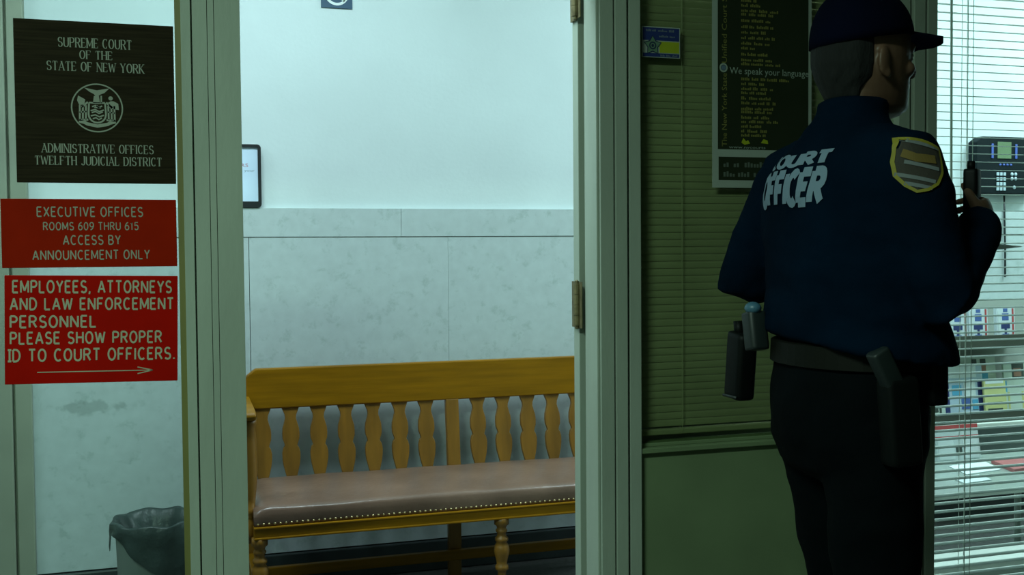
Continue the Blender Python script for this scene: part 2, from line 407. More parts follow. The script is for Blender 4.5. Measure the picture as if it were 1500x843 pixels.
# ------------------------------------------------------------------ blinds
def blind(name, x0, x1, z0, z1, pitch_, tilt, Y, m, label, group, cords, wand=None, depth=.025, hr=True, bar=True):
    o = thing(name, label, 'window blind', ((x0+x1)/2, Y, z0), group)
    if hr: MB().box(x0, x1, Y-.018, Y+.018, z1, z1+.035).build('head_rail', m, o, bevel=.003)
    s = MB(); z = z1-.012; ca, sa = math.cos(tilt), math.sin(tilt)
    while z > z0+.012:
        jit = random.uniform(-.02, .02); ca, sa = math.cos(tilt+jit), math.sin(tilt+jit)
        topp = []; bot = []
        for k in range(5):
            u = -depth/2+depth*k/4; c = .0018*(1-(2*u/depth)**2)
            topp.append((Y+u*ca-c*sa, z+u*sa+c*ca)); bot.append((Y+u*ca-(c-.0006)*sa, z+u*sa+(c-.0006)*ca))
        s.prism(topp+bot[::-1], 'x', x0+.004, x1-.004); z -= pitch_
    s.build('slats', m, o)
    if bar: MB().box(x0+.002, x1-.002, Y-.013, Y+.013, z0-.008, z0+.008).build('bottom_rail', m, o, bevel=.003)
    for xc in cords:
        for dy in (-depth/2-.001, depth/2+.001):
            MB().tube([(xc, Y+dy, z0), (xc, Y+dy, z1)], .0011, 6).build('ladder_cord', m, o)
    if wand:
        MB().tube([(wand, Y-.024, z1-.02), (wand+.003, Y-.026, 1.35)], .0038, 6).build('tilt_wand', m, o)
    return o
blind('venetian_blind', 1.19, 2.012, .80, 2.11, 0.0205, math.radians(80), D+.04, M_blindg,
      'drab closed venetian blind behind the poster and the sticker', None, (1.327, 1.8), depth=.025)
blind('venetian_blind', 2.158, 3.59, .03, 2.11, .0256, math.radians(6), D+.06, M_blinds,
      'white open venetian blind in the bright window right of the officer', None, (2.182, 2.318, 2.338, 2.95, 3.45), wand=2.246)

# ------------------------------------------------------------------ signs on the sidelight
def plate(name, x0, x1, z0, z1, Y, th, m, label, cat='sign', rot=0):
    o = thing(name, label, cat, ((x0+x1)/2, Y, (z0+z1)/2)); o.rotation_euler = (0, rot, 0)
    MB().box(x0, x1, Y, Y+th, z0, z1).build('plate', m, o, bevel=.001); return o
YS1 = D-.005
def px_map(ax, bx, X0, X1, ay, by, Z0, Z1):
    return (lambda x: X0+(x-ax)/(bx-ax)*(X1-X0)), (lambda y: Z0+(y-ay)/(by-ay)*(Z1-Z0))
# brown court sign
X0, X1, Z0, Z1 = -.388, -.036, 1.487, 1.866
sg = plate('court_sign', X0, X1, Z0, Z1, YS1, .004, M_signbrown, 'dark brown engraved court sign with a round seal, topmost on the glass')
fx, fz = px_map(21, 256, X0, X1, 34, 271, Z1, Z0)
t = MB(); YL = YS1-.0005
for s, a, b, yb, hp in (('SUPREME COURT', 85, 192, 72, 13.5), ('OF THE', 116, 163, 88.5, 12), ('STATE OF NEW YORK', 68, 210, 106.5, 13), ('ADMINISTRATIVE OFFICES', 58, 222, 226.5, 12.5), ('TWELFTH JUDICIAL DISTRICT', 48, 234, 244.5, 12.5)):
    t = MB(); stroke_text(t, s, fx(a), fx(b), fz(yb), hp*(Z1-Z0)/237, YL, serif=True, gap=.26, space=.5); t.build('lettering', M_letterg, sg)
# seal: ring, shield, two supporters, eagle, ribbon
t = MB(); cx, cz, sr = fx(139.5), fz(160), 35*(Z1-Z0)/237
def S(p): return Vector((cx+p[0]*sr, YL, cz+p[1]*sr))
ribbon(t, arc(0, 0, 1, 1, 0, 360, 48), lambda a, b: .028, S)
def poly(pts): t.add([S(p) for p in pts], [tuple(range(len(pts)))])
poly([(-.5, .84), (-.2, .78), (0, .74), (.2, .78), (.5, .84), (.3, .64), (.12, .56), (.06, .5), (-.06, .5), (-.12, .58), (-.3, .68)])
poly([(-.12, .5), (.08, .5), (.12, .2), (-.16, .2)]); poly([(.14, .52), (.2, .52), (.2, .2), (.14, .2)])
ribbon(t, [(-.32, .16), (-.3, .22), (0, .2), (.3, .22), (.32, .16), (.34, -.2)]+arc(0, -.28, .34, .34, 0, -180, 10)+[(-.34, -.2), (-.32, .16)], lambda a, b: .035, S)
for zz, hw in ((.05, .2), (-.12, .26), (-.2, .22), (-.34, .26), (-.46, .18)):
    ribbon(t, [(-hw, zz), (-hw*.3, zz+.05), (hw*.3, zz-.03), (hw, zz+.04)], lambda a, b: .03, S)
poly([(-.14, .0), (0, .12), (.16, -.02)])
for sx in (-1, 1):
    poly([(sx*.56, .4), (sx*.74, .5), (sx*.78, .3), (sx*.7, .1), (sx*.5, .14), (sx*.46, .34)]) if sx < 0 else poly([(.44, .24), (.54, .3), (.66, .3), (.84, .2), (.86, -.06), (.72, -.04), (.5, 0)])
    if sx > 0: t.add([S(p) for p in arc(.54, .42, .09, .09, 0, 360, 12)[:-1]], [tuple(range(12))])
    for a in (.44, .56, .68): ribbon(t, [(sx*a, .1), (sx*(a+.01), -.5)], lambda a_, b_: .035, S)
    ribbon(t, [(sx*.42, -.16), (sx*.7, -.2)], lambda a, b: .03, S)
    ribbon(t, [(sx*.36, -.5), (sx*.72, -.52)], lambda a, b: .04, S)
    ribbon(t, [(sx*.36, .24), (sx*.6, .02)], lambda a, b: .04, S)
ribbon(t, [(-.72, -.56), (-.5, -.62), (-.4, -.68), (0, -.76), (.4, -.68), (.5, -.62), (.72, -.56)], lambda a, b: .07, S)
t.build('seal', M_letterg, sg)
# red plates
X0, X1, Z0, Z1 = -.424, -.037, 1.288, 1.449
sg = plate('office_sign', X0, X1, Z0, Z1, YS1, .003, M_signred2, 'dull red plate about executive offices and rooms, between two other signs')
fx, fz = px_map(1, 257, X0, X1, 292, 393, Z1, Z0)
t = MB(); k = (Z1-Z0)/101
for s, a, b, yb, hp in (('EXECUTIVE OFFICES', 52.5, 206, 317.5, 13.5), ('ROOMS 609 THRU 615', 61, 199, 337.5, 11), ('ACCESS BY', 89, 172, 359, 13), ('ANNOUNCEMENT ONLY', 45, 215, 381, 13)):
    t = MB(); stroke_text(t, s, fx(a), fx(b), fz(yb), hp*k, YL, weight=.075, gap=.3, space=.45); t.build('lettering', M_letterd, sg)
X0, X1, Z0, Z1 = -.422, -.039, 1.013, 1.268
sg = plate('visitor_sign', X0, X1, Z0, Z1, YS1, .003, M_signred, 'bright red plate with an arrow asking for proper ID, lowest on the glass', rot=math.radians(1.1))
fx, fz = px_map(3, 257, X0, X1, 404, 563, Z1, Z0)
t = MB(); k = (Z1-Z0)/159
for s, a, b, yb, hp in (('EMPLOYEES, ATTORNEYS', 15, 247, 429, 17), ('AND LAW ENFORCEMENT', 11.5, 250, 454, 16.5), ('PERSONNEL', 11.5, 134, 480, 16.5), ('PLEASE SHOW PROPER', 11.5, 232, 504, 16.5), ('ID TO COURT OFFICERS.', 9.5, 252, 529.5, 17)):
    t = MB(); stroke_text(t, s, fx(a), fx(b), fz(yb), hp*k, YL, weight=.085, gap=.3, space=.55, slab_i=s.startswith('ID')); t.build('lettering', M_letter, sg)
t = MB()
ribbon(t, [(fx(49), fz(546)), (fx(219), fz(546))], lambda a, b: .0011, lambda p: Vector((p[0], YL, p[1])))
for dz in (-5, 5): ribbon(t, [(fx(196), fz(546+dz)), (fx(219), fz(546))], lambda a, b: .0012, lambda p: Vector((p[0], YL, p[1])))
t.build('arrow', M_letter, sg)

# ------------------------------------------------------------------ poster and sticker on the closed bay
YP = D+.0115
X0, X1, ZB, ZT = 1.414, 1.736, 1.494, 2.12
po = thing('poster', 'tall dark poster with a white border and yellow print, left of the officer', 'poster', ((X0+X1)/2, YP, ZB))
MB().box(X0, X1, YP-.001, YP, ZB, ZT).build('sheet', M_border, po)
fx, fz = px_map(1047, 1195, X0, X1, 0, 273, 2.027, ZB)
YQ = YP-.0012
MB().box(fx(1055), fx(1190), YQ-.0003, YQ, fz(217), ZT-.02).build('print_field', M_posterbg, po)
MB().box(fx(1056), fx(1190), YQ-.0003, YQ, fz(262), fz(228)).build('lower_field', M_posterbg, po)
YQ -= .0007; k = (2.027-ZB)/273
t = MB(); font_text(t, 'The New York State', fz(213), fz(107), fx(1068), 8*k*1.05, YQ, True); t.build('yellow_lettering', M_poster_y, po)
t = MB(); font_text(t, 'Unified Court System', fz(92), fz(-38), fx(1068), 8*k*1.05, YQ, True); t.build('yellow_lettering', M_poster_y, po)
for yy, xe in ((-38, 1130), (-29, 1140), (-20, 1135), (-11, 1128), (2, 1113), (9, 1120), (16.5, 1147), (22, 1138), (31, 1139), (40, 1137), (48, 1130), (56, 1140), (64, 1138), (71, 1115), (80, 1132), (88, 1140), (94, 1149), (116, 1160), (123, 1124), (130, 1138), (136, 1126), (144, 1139), (151, 1140), (159, 1138), (164, 1139), (172, 1134), (178, 1144), (185, 1125), (192, 1128), (198, 1126)):
    t = MB(); rows(t, fx(1089), fx(xe), fz(yy), 4.6*k, YQ, 5); t.build('small_print', M_poster_y, po)
t = MB(); font_text(t, 'We speak your language', fx(1072), fx(1190), fz(107), 10*k, YQ-.0004); t.build('white_lettering', M_poster_w, po)
t = MB(); font_text(t, 'www.nycourts', fx(1071), fx(1125), fz(215.5), 4*k, YQ); t.build('white_lettering', M_poster_w, po)
for xa, xe, yy in ((1063, 1074, 243), (1078, 1150, 243), (1063, 1140, 257)):
    t = MB(); rows(t, fx(xa), fx(xe), fz(yy), 8*k, YQ, 3); t.build('small_print', M_poster_d, po)
t = MB()
SS = lambda p: Vector((p[0], YQ-.0006, p[1]))
ribbon(t, arc(fx(1063), fz(99), 5.2*k, 5.2*k, 0, 360, 20), lambda a, b: 1.4*k, SS)
t.build('emblem_ring', M_poster_w, po)
t = MB(); t.add([SS(p) for p in arc(fx(1063), fz(99), 4.4*k, 4.4*k, 0, 360, 16)[:-1]], [tuple(range(16))])
t.build('round_emblem', mat('emblem_blue', (.10, .16, .22), .6), po)
t = MB(); t.add([SS((fx(x), fz(y))) for x, y in ((1089, 207), (1092, 200), (1096, 205), (1099, 203), (1102, 208), (1094, 210))], [(0, 1, 2, 3, 4, 5)]); t.build('emblem', M_styel, po); t = MB()
t.add([SS((fx(x), fz(y))) for x, y in ((1118, 207), (1122, 201), (1128, 203), (1129, 208))], [(0, 1, 2, 3)])
t.build('emblem', M_styel, po)

X0, X1, ZB, ZT = 1.198, 1.314, 1.853, 1.938
st = thing('sticker', 'small blue and yellow sticker with a star badge, beside the poster', 'sticker', ((X0+X1)/2, YP, ZB))
MB().box(X0, X1, YP-.0008, YP, ZB, ZT).build('backing', M_border, st)
fx, fz = px_map(945, 1001, X0, X1, 36, 83, ZT, ZB); YQ = YP-.001
MB().box(fx(946.3), fx(999.7), YQ-.0003, YQ, fz(57), fz(37.5)).box(fx(946.3), fx(999.7), YQ-.0003, YQ, fz(82), fz(76.5)).build('blue_field', M_stblue, st)
MB().box(fx(970.5), fx(999.7), YQ-.0003, YQ, fz(75.5), fz(58.5)).build('yellow_field', M_styel, st)
t = MB(); k = (ZT-ZB)/47
rows(t, fx(951), fx(997), fz(43.5), 3.6*k, YQ-.0004, 6); t.build('lettering', M_stink, st); t = MB(); rows(t, fx(970), fx(997), fz(52), 3.6*k, YQ-.0004, 4); t.build('lettering', M_stink, st); t = MB(); rows(t, fx(972), fx(997), fz(81), 3*k, YQ-.0004, 4)
t.build('lettering', M_stink, st)
t = MB(); c0 = (fx(960.5), fz(65)); SS = lambda p: Vector((c0[0]+p[0]*k, YQ-.0007, c0[1]+p[1]*k))
star = []
for i in range(10):
    a = PI/2+i*PI/5; r = 15 if i % 2 == 0 else 8.6; star.append((r*math.cos(a), r*math.sin(a)))
ctr = len(star); t.add([SS(p) for p in star]+[SS((0, 0))], [(i, (i+1) % 10, 10) for i in range(10)])
t.build('star_badge', M_stgreen, st)
t = MB(); SS = lambda p: Vector((c0[0]+p[0]*k, YQ-.0011, c0[1]+p[1]*k))
ribbon(t, star+[star[0]], lambda a, b: .8, SS); ribbon(t, arc(0, 0, 5, 5, 0, 360, 20), lambda a, b: 1.0, SS)
t.add([SS(p) for p in arc(0, 0, 2.2, 2.6, 0, 360, 10)[:-1]], [tuple(range(10))])
t.build('badge_outline', mat('badge_dark', (.01, .025, .06), .6), st)

# ------------------------------------------------------------------ things on the corridor's back wall
X0, X1, Z0, Z1 = .502, .626, 2.288, 2.412
ns = thing('no_smoking_sign', 'small dark blue square sign with a white barred circle, high on the white wall', 'sign', ((X0+X1)/2, YB-.006, Z0))
MB().box(X0, X1, YB-.006, YB, Z0, Z1).build('plate', M_blue, ns, bevel=.001)
t = MB(); c0 = ((X0+X1)/2, Z0+.059); SS = lambda p: Vector((c0[0]+p[0], YB-.0068, c0[1]+p[1]))
ribbon(t, arc(0, 0, .0435, .0435, 0, 360, 40), lambda a, b: .0052, SS); ribbon(t, [(-.031, .031), (.031, -.031)], lambda a, b: .0048, SS)
t.build('barred_circle', M_white, ns)
ribbon(t := MB(), [(-.028, -.004), (.03, -.004)], lambda a, b: .0042, lambda p: SS(p)+Vector((0, .0003, 0))); t.build('cigarette', M_white, ns)

X0, X1, Z0, Z1 = .03, .259, 1.494, 1.739
nf = thing('framed_notice', 'black framed white notice on the corridor wall, half behind the door post', 'picture frame', ((X0+X1)/2, YB-.03, Z0))
t = MB()
def rr(x0, x1, z0, z1, r, n=5):
    p = []
    for cx_, cz_, a in ((x1-r, z1-r, 0), (x0+r, z1-r, 90), (x0+r, z0+r, 180), (x1-r, z0+r, 270)): p += arc(cx_, cz_, r, r, a, a+90, n)
    return p
out = rr(X0, X1, Z0, Z1, .014); inn = rr(X0+.012, X1-.012, Z0+.024, Z1-.010, .003)
n = len(out); vs = [(p[0], YB-.03, p[1]) for p in out]+[(p[0], YB-.03, p[1]) for p in inn]+[(p[0], YB-.001, p[1]) for p in out]+[(p[0], YB-.02, p[1]) for p in inn]
fs = []
for i in range(n):
    j = (i+1) % n; fs += [(i, j, n+j, n+i), (i, 2*n+i, 2*n+j, j), (n+i, n+j, 3*n+j, 3*n+i)]
MB().add(vs, fs).build('frame', M_black, nf)
MB().box(X0+.008, X1-.008, YB-.021, YB-.001, Z0+.02, Z1-.006).build('paper', mat('notice_paper', (.62, .78, .95), .5, var=.02), nf)
t = MB(); font_text(t, 'RS', .183, .211, 1.652, .014, YB-.0216); t.build('red_lettering', mat('red_ink', (.5, .25, .32), .6), nf)
t = MB(); font_text(t, 's your', .183, .235, 1.634, .009, YB-.0216); t.build('grey_lettering', mat('grey_ink', (.22, .32, .38), .6), nf)

# ------------------------------------------------------------------ the bench
BX0, BX1 = .150, 1.825
bn = thing('wooden_bench', 'golden oak bench with a brown leather seat, seen through the doorway', 'bench', ((BX0+BX1)/2, 3.8, 0))
# top rail with clipped corners
t = MB(); z0, z1, c = .722, .877, .042
RX = BX0+.026; prof = [(RX, z1-c), (RX+.012, z1-c*.55), (RX+c, z1), (BX1-c, z1), (BX1-.012, z1-c*.55), (BX1, z1-c), (BX1, z0+c*.8), (BX1-.012, z0+c*.4), (BX1-c, z0), (RX+c, z0), (RX+.012, z0+c*.4), (RX, z0+c*.8)]
t.prism(prof, 'y', 4.055, 4.088); t.build('back_rail', M_oak, bn, bevel=.005)
def splat(xc):
    hw = [(0, .016), (.06, .019), (.14, .025), (.22, .0305), (.30, .0335), (.38, .034), (.44, .030), (.475, .0235), (.51, .026), (.56, .0315), (.63, .0325), (.70, .031), (.77, .025), (.83, .0205), (.88, .022), (.94, .0295), (1, .0355)]
    rings = []
    for u, h in hw:
        z = .44+.29*u; y = 4.030+.034*u; rings.append([Vector((xc-h, y, z)), Vector((xc+h, y, z)), Vector((xc+h, y+.018, z)), Vector((xc-h, y+.018, z))])
    return MB().loft(rings)
for k in range(7):
    for sx in (-1, 1): splat(.985+sx*(.107+.1062*k)).build('splat', M_oakv, bn, bevel=.002)
for xc, m_ in ((.985, M_oakv), (BX0+.03, M_oakv), (BX1-.03, M_oakv)):
    MB().loft([[Vector((xc-w_, y, z)), Vector((xc+w_, y, z)), Vector((xc+w_, y+.03, z)), Vector((xc-w_, y+.03, z))] for w_, y, z in ((.026, 4.03, .0), (.026, 4.02, .42), (.026, 4.055, .725))]).build('rear_post', m_, bn, bevel=.003)
# seat: frame rail, cushion with a crowned top, nail trim
t = MB(); t.box(BX0+.028, BX1-.028, 3.565, 3.592, .356, .394); t.box(BX0+.028, BX1-.028, 3.56, 3.60, .388, .396); t.box(BX0+.028, BX1-.028, 3.561, 3.60, .352, .360)
t.box(BX0+.03, BX1-.03, 3.98, 4.02, .352, .42); t.box(BX0+.03, BX0+.06, 3.6, 3.99, .352, .394); t.box(BX1-.06, BX1-.03, 3.6, 3.99, .352, .394)
t.build('seat_frame', M_oak, bn, bevel=.003)
rings = []; ny, nx = 18, 60
x0, x1 = BX0+.03, BX1-.03
prof = [(3.570, .396), (3.567, .41), (3.566, .43), (3.567, .448), (3.571, .456), (3.579, .460), (3.60, .463), (3.63, .467), (3.68, .474), (3.76, .478), (3.85, .478), (3.93, .476), (3.99, .472), (4.022, .462), (4.026, .44), (4.026, .396)]
for i in range(nx+1):
    u = i/nx; x = x0+(x1-x0)*u; e = min(u, 1-u)*(x1-x0); ring = []
    for y, z in prof:
        drop = .02*max(0, 1-e/.05)**2 if z > .43 else 0
        wv = .004*noise.noise(Vector((x*3.2, y*5, 0)))+.002*noise.noise(Vector((x*9, y*11, 3))) if z > .45 else 0
        ring.append(Vector((x, y, z-drop+wv)))
    rings.append(ring)
MB().loft(rings, True, True).build('cushion', M_leather, bn, smooth=True)
t = MB(); x = x0+.012
while x < x1: t.ellipsoid((x, 3.5675, .4045), (.0042, .003, .0042), 8, 5); x += .0185
t.build('nail_trim', M_nail, bn, smooth=True)
def turned(xc, yc):
    P = [(.0, .0), (.012, .0), (.014, .02), (.019, .05), (.022, .075), (.017, .095), (.025, .102), (.025, .112), (.016, .118), (.014, .14), (.016, .16), (.024, .165), (.024, .178), (.018, .184), (.021, .2), (.027, .222), (.029, .236), (.026, .252), (.018, .265), (.024, .270), (.024, .28), (.017, .286), (.016, .298), (.021, .303), (.021, .310), (.016, .315), (.02, .325), (.027, .33), (.027, .356), (0, .357)]
    t = MB().lathe(P, xc, yc, 18)
    return t
for xc in (.198, 1.05, BX1-.048): turned(xc, 3.588).build('front_leg', M_oakv, bn, smooth=True)
# stretchers low down
MB().box(BX0+.03, BX1-.03, 4.0, 4.028, .085, .125).build('stretcher', M_oak, bn, bevel=.004)
for xc in (BX0+.04, BX1-.04): MB().box(xc-.012, xc+.012, 3.6, 4.03, .15, .18).build('side_stretcher', M_oak, bn, bevel=.004)
# arms: turned post, padded-looking flat arm
for xc in (BX0+.018, BX1-.018):
    a = MB(); a.prism([(3.60, .752), (3.592, .765), (3.60, .778), (3.65, .782), (4.05, .775), (4.06, .752), (3.66, .745)], 'x', xc-.026, xc+.026); arm = a.build('armrest', M_oak, bn, bevel=.005)
    P = [(.024, .33), (.028, .36), (.028, .40), (.020, .415), (.027, .43), (.027, .445), (.019, .455), (.022, .48), (.028, .54), (.030, .60), (.028, .68), (.024, .72), (.029, .735), (.029, .752)]
    MB().lathe(P, xc, 3.64, 16).build('arm_post', M_oakv, bn, smooth=True)

# ------------------------------------------------------------------ waste bin
bx, by, br = -.142, 3.80, .136
wb = thing('trash_can', 'round grey trash can lined with a black bag, behind the sidelight glass', 'trash can', (bx, by, 0))
MB().lathe([(0, .004), (br-.02, .0), (br-.016, .01), (br-.004, .375), (br+.002, .385), (br-.006, .387), (br-.014, .37), (br-.03, .02), (0, .02)], bx, by, 40).build('body', M_can, wb, smooth=True)
n = 72; rings = []
for k, (dr, dz, depth_) in enumerate(((-.052, -.2, 0), (-.040, -.1, 0), (-.030, -.03, 0), (-.006, .010, 0), (.004, .016, 0), (.010, .010, .0), (.012, -.02, .25), (.013, -.05, .6), (.014, -.08, .9), (.013, -.10, 1.0))):
    ring = []
    for i in range(n):
        a = 2*PI*i/n
        hang = .55+.45*math.sin(a-1.9)            # how far the bag falls on each side
        hang = .22+1.25*max(0, math.cos(a+1.0))**1.2+.62*math.exp(-((a-PI*1.01)/.13)**2)
        wob = .0035*math.sin(a*11+k*.6)+.004*noise.noise(Vector((math.cos(a)*4, math.sin(a)*4, k*.5)))
        rr_ = br+dr+wob*(1 if k > 1 else .5)
        z = .387+dz*(1 if k < 6 else hang*1.15)+(.004*math.sin(a*7+1) if k in (3, 4, 5) else 0)
        ring.append(Vector((bx+rr_*math.cos(a), by+rr_*math.sin(a), z)))
    rings.append(ring)
MB().loft(rings, False).build('liner_bag', M_bag, wb, smooth=True)

# ------------------------------------------------------------------ behind the open blind
X0, X1, Z0, Z1 = 3.60, 3.96, 1.575, 1.850
cp = thing('control_panel', 'dark wall panel with a green display, behind the white open blind', 'control panel', ((X0+X1)/2, YB-.06, Z0))
t = MB(); c = .026; t.prism([(X0, Z0), (X1, Z0), (X1, Z1-c*.7), (X1-c, Z1), (X0+c*1.4, Z1), (X0, Z1-c)], 'y', YB-.06, YB-.0005); t.build('housing', mat('panel_charcoal', (.006, .012, .014), .6, var=.08, spec=.1), cp, bevel=.004)
YF = YB-.0605
MB().box(3.72, 3.80, YF-.003, YF, 1.745, 1.825).build('display', mat('display_green', (.12, .19, .10), .3), cp)
tb = mat('key_blue', (.05, .10, .38), .5); tw = mat('key_pale', (.40, .52, .58), .5)
for x in (3.69, 3.83): MB().box(x-.006, x+.006, YF-.004, YF, 1.745, 1.815).build('side_key', tb, cp, bevel=.001)
for k in range(4): MB().ellipsoid((3.738+.021*k, YF, 1.715), (.007, .004, .006), 10, 6).build('button', tb, cp, smooth=True)
for r in range(4):
    for k in range(3): MB().box(3.722+.020*k-.007, 3.722+.020*k+.007, YF-.004, YF, 1.670-.024*r-.008, 1.670-.024*r+.008).build('button', tw, cp, bevel=.001)
for x, z in ((3.808, 1.67), (3.83, 1.67), (3.808, 1.648), (3.83, 1.648), (3.822, 1.606)): MB().ellipsoid((x, YF, z), (.009, .004, .009), 10, 6).build('button', tw, cp, smooth=True)
MB().tube([(3.79, YB-.03, 1.58), (3.792, YB-.032, 1.45), (3.797, YB-.032, 1.3), (3.80, YB-.03, 1.17)], .0045, 8).build('cable', M_black, cp, smooth=True)

# literature rack on the back wall
lr = thing('literature_rack', 'pale wall rack with two dark ledges of printed matter, behind the white open blind', 'rack', (3.6, YB-.1, .5))
M_rack = mat('rack_beige', (.36, .40, .36), .6, var=.05); M_ledge = mat('rack_dark', (.05, .06, .045), .5)
MB().box(3.2, 4.1, YB-.055, YB-.034, .46, 1.06).build('back_board', M_rack, lr)
for nm, z, xa, xb in (('ledge', .862, 3.30, 3.80), ('ledge', .508, 3.22, 4.08)):
    MB().box(xa, xb, 3.985, YB-.055, z, z+.022).box(xa, xb, 3.975, 3.985, z-.012, z+.045).build(nm, M_ledge, lr, bevel=.002)
MB().box(3.22, 4.08, 3.955, 3.985, .478, .500).build('front_rail', M_blinds, lr, bevel=.003)
def booklet(name, xc, z, wd, h, th, cols, label, cat, group, Y=4.02, tilt=.12, seed=0):
    rnd = random.Random(seed)
    o = thing(name, label, cat, (xc, Y, z), group); o.rotation_euler = (-tilt, 0, 0)
    MB().box(xc-wd/2, xc+wd/2, Y, Y+th, z, z+h).build('cover', mat(name+'_cover', cols[0], .5, var=.06), o, bevel=.001)
    for k, (u0, u1, v0, v1, ci) in enumerate(cols[2]):
        MB().box(xc-wd/2+wd*u0, xc-wd/2+wd*u1, Y-.0005-.0002*k, Y, z+h*v0, z+h*v1).build('printed_area', cols[1][ci], o)
    return o
I_blue = mat('ink_blue', (.06, .12, .34), .6); I_navy = mat('ink_navy', (.02, .035, .14), .6); I_red = mat('ink_red', (.42, .06, .06), .6)
I_yel = mat('ink_yellow', (.55, .56, .22), .6); I_skin = mat('ink_skin', (.3, .16, .11), .6); I_dark = mat('ink_dark', (.04, .06, .05), .6); I_cyan = mat('ink_cyan', (.08, .35, .55), .6); I_pale = mat('ink_pale', (.62, .70, .70), .6)
faceP = [(.3, .66, .58, .80, 0), (.36, .6, .84, .95, 0), (.24, .72, .32, .5, 1), (.42, .54, .1, .5, 1), (.3, .66, .06, .16, 0), (.84, .93, .1, .95, 2), (.08, .16, .2, .9, 3)]
for k, xc in enumerate((3.385, 3.50, 3.655)):
    booklet('brochure', xc, .885, .105, .150, .02, ((.60, .68, .72), (I_blue, I_navy, I_red, I_pale), faceP), 'blue and white brochure on the upper dark ledge, ' + ('leftmost of three', 'in the middle of three', 'rightmost of three')[k], 'brochure', 'brochures on the upper ledge', Y=4.0, tilt=.05)
zz = .532
booklet('magazine', 3.285, zz, .10, .17, .012, ((.52, .62, .56), (I_yel, I_dark), [(.1, .7, .6, .9, 0), (.2, .6, .12, .3, 1), (.66, .78, .1, .4, 1)]), 'pale yellowish magazine at the left end of the lower ledge', 'magazine', 'magazines on the lower ledge')
booklet('magazine', 3.445, zz, .22, .235, .014, ((.40, .52, .62), (I_navy, I_blue, I_pale, I_cyan), [(0, .12, 0, .98, 0), (.86, 1, 0, .7, 0), (.14, .84, .74, .97, 2), (.2, .44, .40, .6, 3), (.5, .8, .34, .66, 2), (.42, .64, .12, .36, 1), (.7, .84, .1, .3, 3)]), 'navy and white magazine with a dark spine strip on the lower ledge', 'magazine', 'magazines on the lower ledge')
booklet('magazine', 3.56, zz+.02, .20, .245, .012, ((.50, .58, .50), (I_skin, I_dark, I_cyan), [(.30, .46, .68, .92, 0), (.56, .72, .68, .92, 0), (.3, .46, .84, .96, 1), (.56, .72, .84, .96, 1), (.28, .76, .5, .68, 2)]), 'magazine showing two faces on the lower ledge, standing behind others', 'magazine', 'magazines on the lower ledge', Y=4.05)
booklet('magazine', 3.605, zz, .125, .165, .012, ((.52, .54, .24), (I_pale, I_dark), [(.08, .9, .86, .97, 0), (.12, .8, .1, .16, 1), (.12, .8, .3, .34, 1)]), 'plain yellow booklet on the lower ledge, in front of the two faces', 'magazine', 'magazines on the lower ledge', Y=4.0)
booklet('magazine', 3.76, zz, .16, .24, .012, ((.50, .60, .52), (I_dark, I_skin, I_cyan, I_yel), [(.3, .74, .66, .96, 0), (.36, .64, .7, .86, 1), (.0, .08, .4, .62, 2), (.1, .16, .05, .4, 3), (.6, .66, .05, .4, 3)]), 'pale magazine with a dark portrait photo at the right of the lower ledge', 'magazine', 'magazines on the lower ledge')

# low table with papers, and a white cabinet under the window
lt = thing('low_table', 'low grey table with papers on it, behind the white open blind', 'table', (3.1, 3.35, 0))
M_top = mat('table_laminate', (.30, .36, .33), .25, var=.06, spec=.6)
MB().box(2.40, 4.0, 3.10, 3.64, .418, .432).box(2.395, 4.005, 3.092, 3.102, .412, .433).build('table_top', M_top, lt, bevel=.002)
MB().box(2.42, 3.98, 3.09, 3.0925, .414, .431).build('edge_band', M_blinds, lt)
for x in (2.46, 3.94):
    for y in (3.16, 3.58): MB().box(x-.015, x+.015, y-.015, y+.015, 0, .418).build('leg', M_blinds, lt, bevel=.002)
MB().tube([(3.3, 3.58, .395), (3.9, 3.58, .02)], .011, 8).build('cross_brace', M_blinds, lt)
MB().tube([(3.32, 3.56, 0.4), (3.32, 3.56, .0)], .014, 8).build('leg', M_blinds, lt)
# standing calendar (red head, white sheet)
ca = booklet('desk_calendar', 3.00, .4325, .215, .155, .02, ((.52, .60, .60), (I_red, I_dark, I_pale), [(0, 1, .84, 1, 0), (0, 1, .66, .71, 0), (.44, .50, .2, .42, 1), (.52, .58, .2, .42, 1), (.04, .4, .1, .6, 2), (.62, .96, .1, .6, 2)]), 'white desk calendar with a red heading, standing on the low grey table', 'calendar', None, Y=3.53, tilt=.2)
def sheet(name, pts, z, th, m, label, cat, group=None):
    c_ = (sum(p[0] for p in pts)/len(pts), sum(p[1] for p in pts)/len(pts), z)
    o = MB().prism(pts, 'z', z, z+th).build(name, m, origin=c_); return tag(o, label, cat, group)
sheet('paper_sheet', [(2.86, 3.33), (3.05, 3.36), (3.10, 3.50), (2.90, 3.48)], .4325, .003, M_white, 'white paper sheet lying left of the red booklet on the low table', 'paper')
sheet('booklet', [(3.06, 3.30), (3.28, 3.34), (3.30, 3.50), (3.11, 3.48)], .4325, .014, mat('booklet_red', (.42, .13, .13), .5), 'red booklet lying flat on the low grey table', 'booklet')
sheet('leaflet', [(2.74, 3.20), (2.88, 3.22), (2.90, 3.31), (2.76, 3.29)], .4325, .004, I_pale, 'pale leaflet near the front edge of the low table', 'leaflet')
cb = thing('storage_cabinet', 'low white cabinet with a ribbed front at the foot of the window', 'cabinet', (2.9, 3.0, 0))
MB().box(2.3, 3.58, 2.90, 3.07, .0, .235).build('body', M_blinds, cb, bevel=.004)
t = MB()
for k in range(6): t.box(2.33, 3.55, 2.893, 2.90, .02+.035*k, .044+.035*k)
t.build('louvres', M_blinds, cb, bevel=.002)

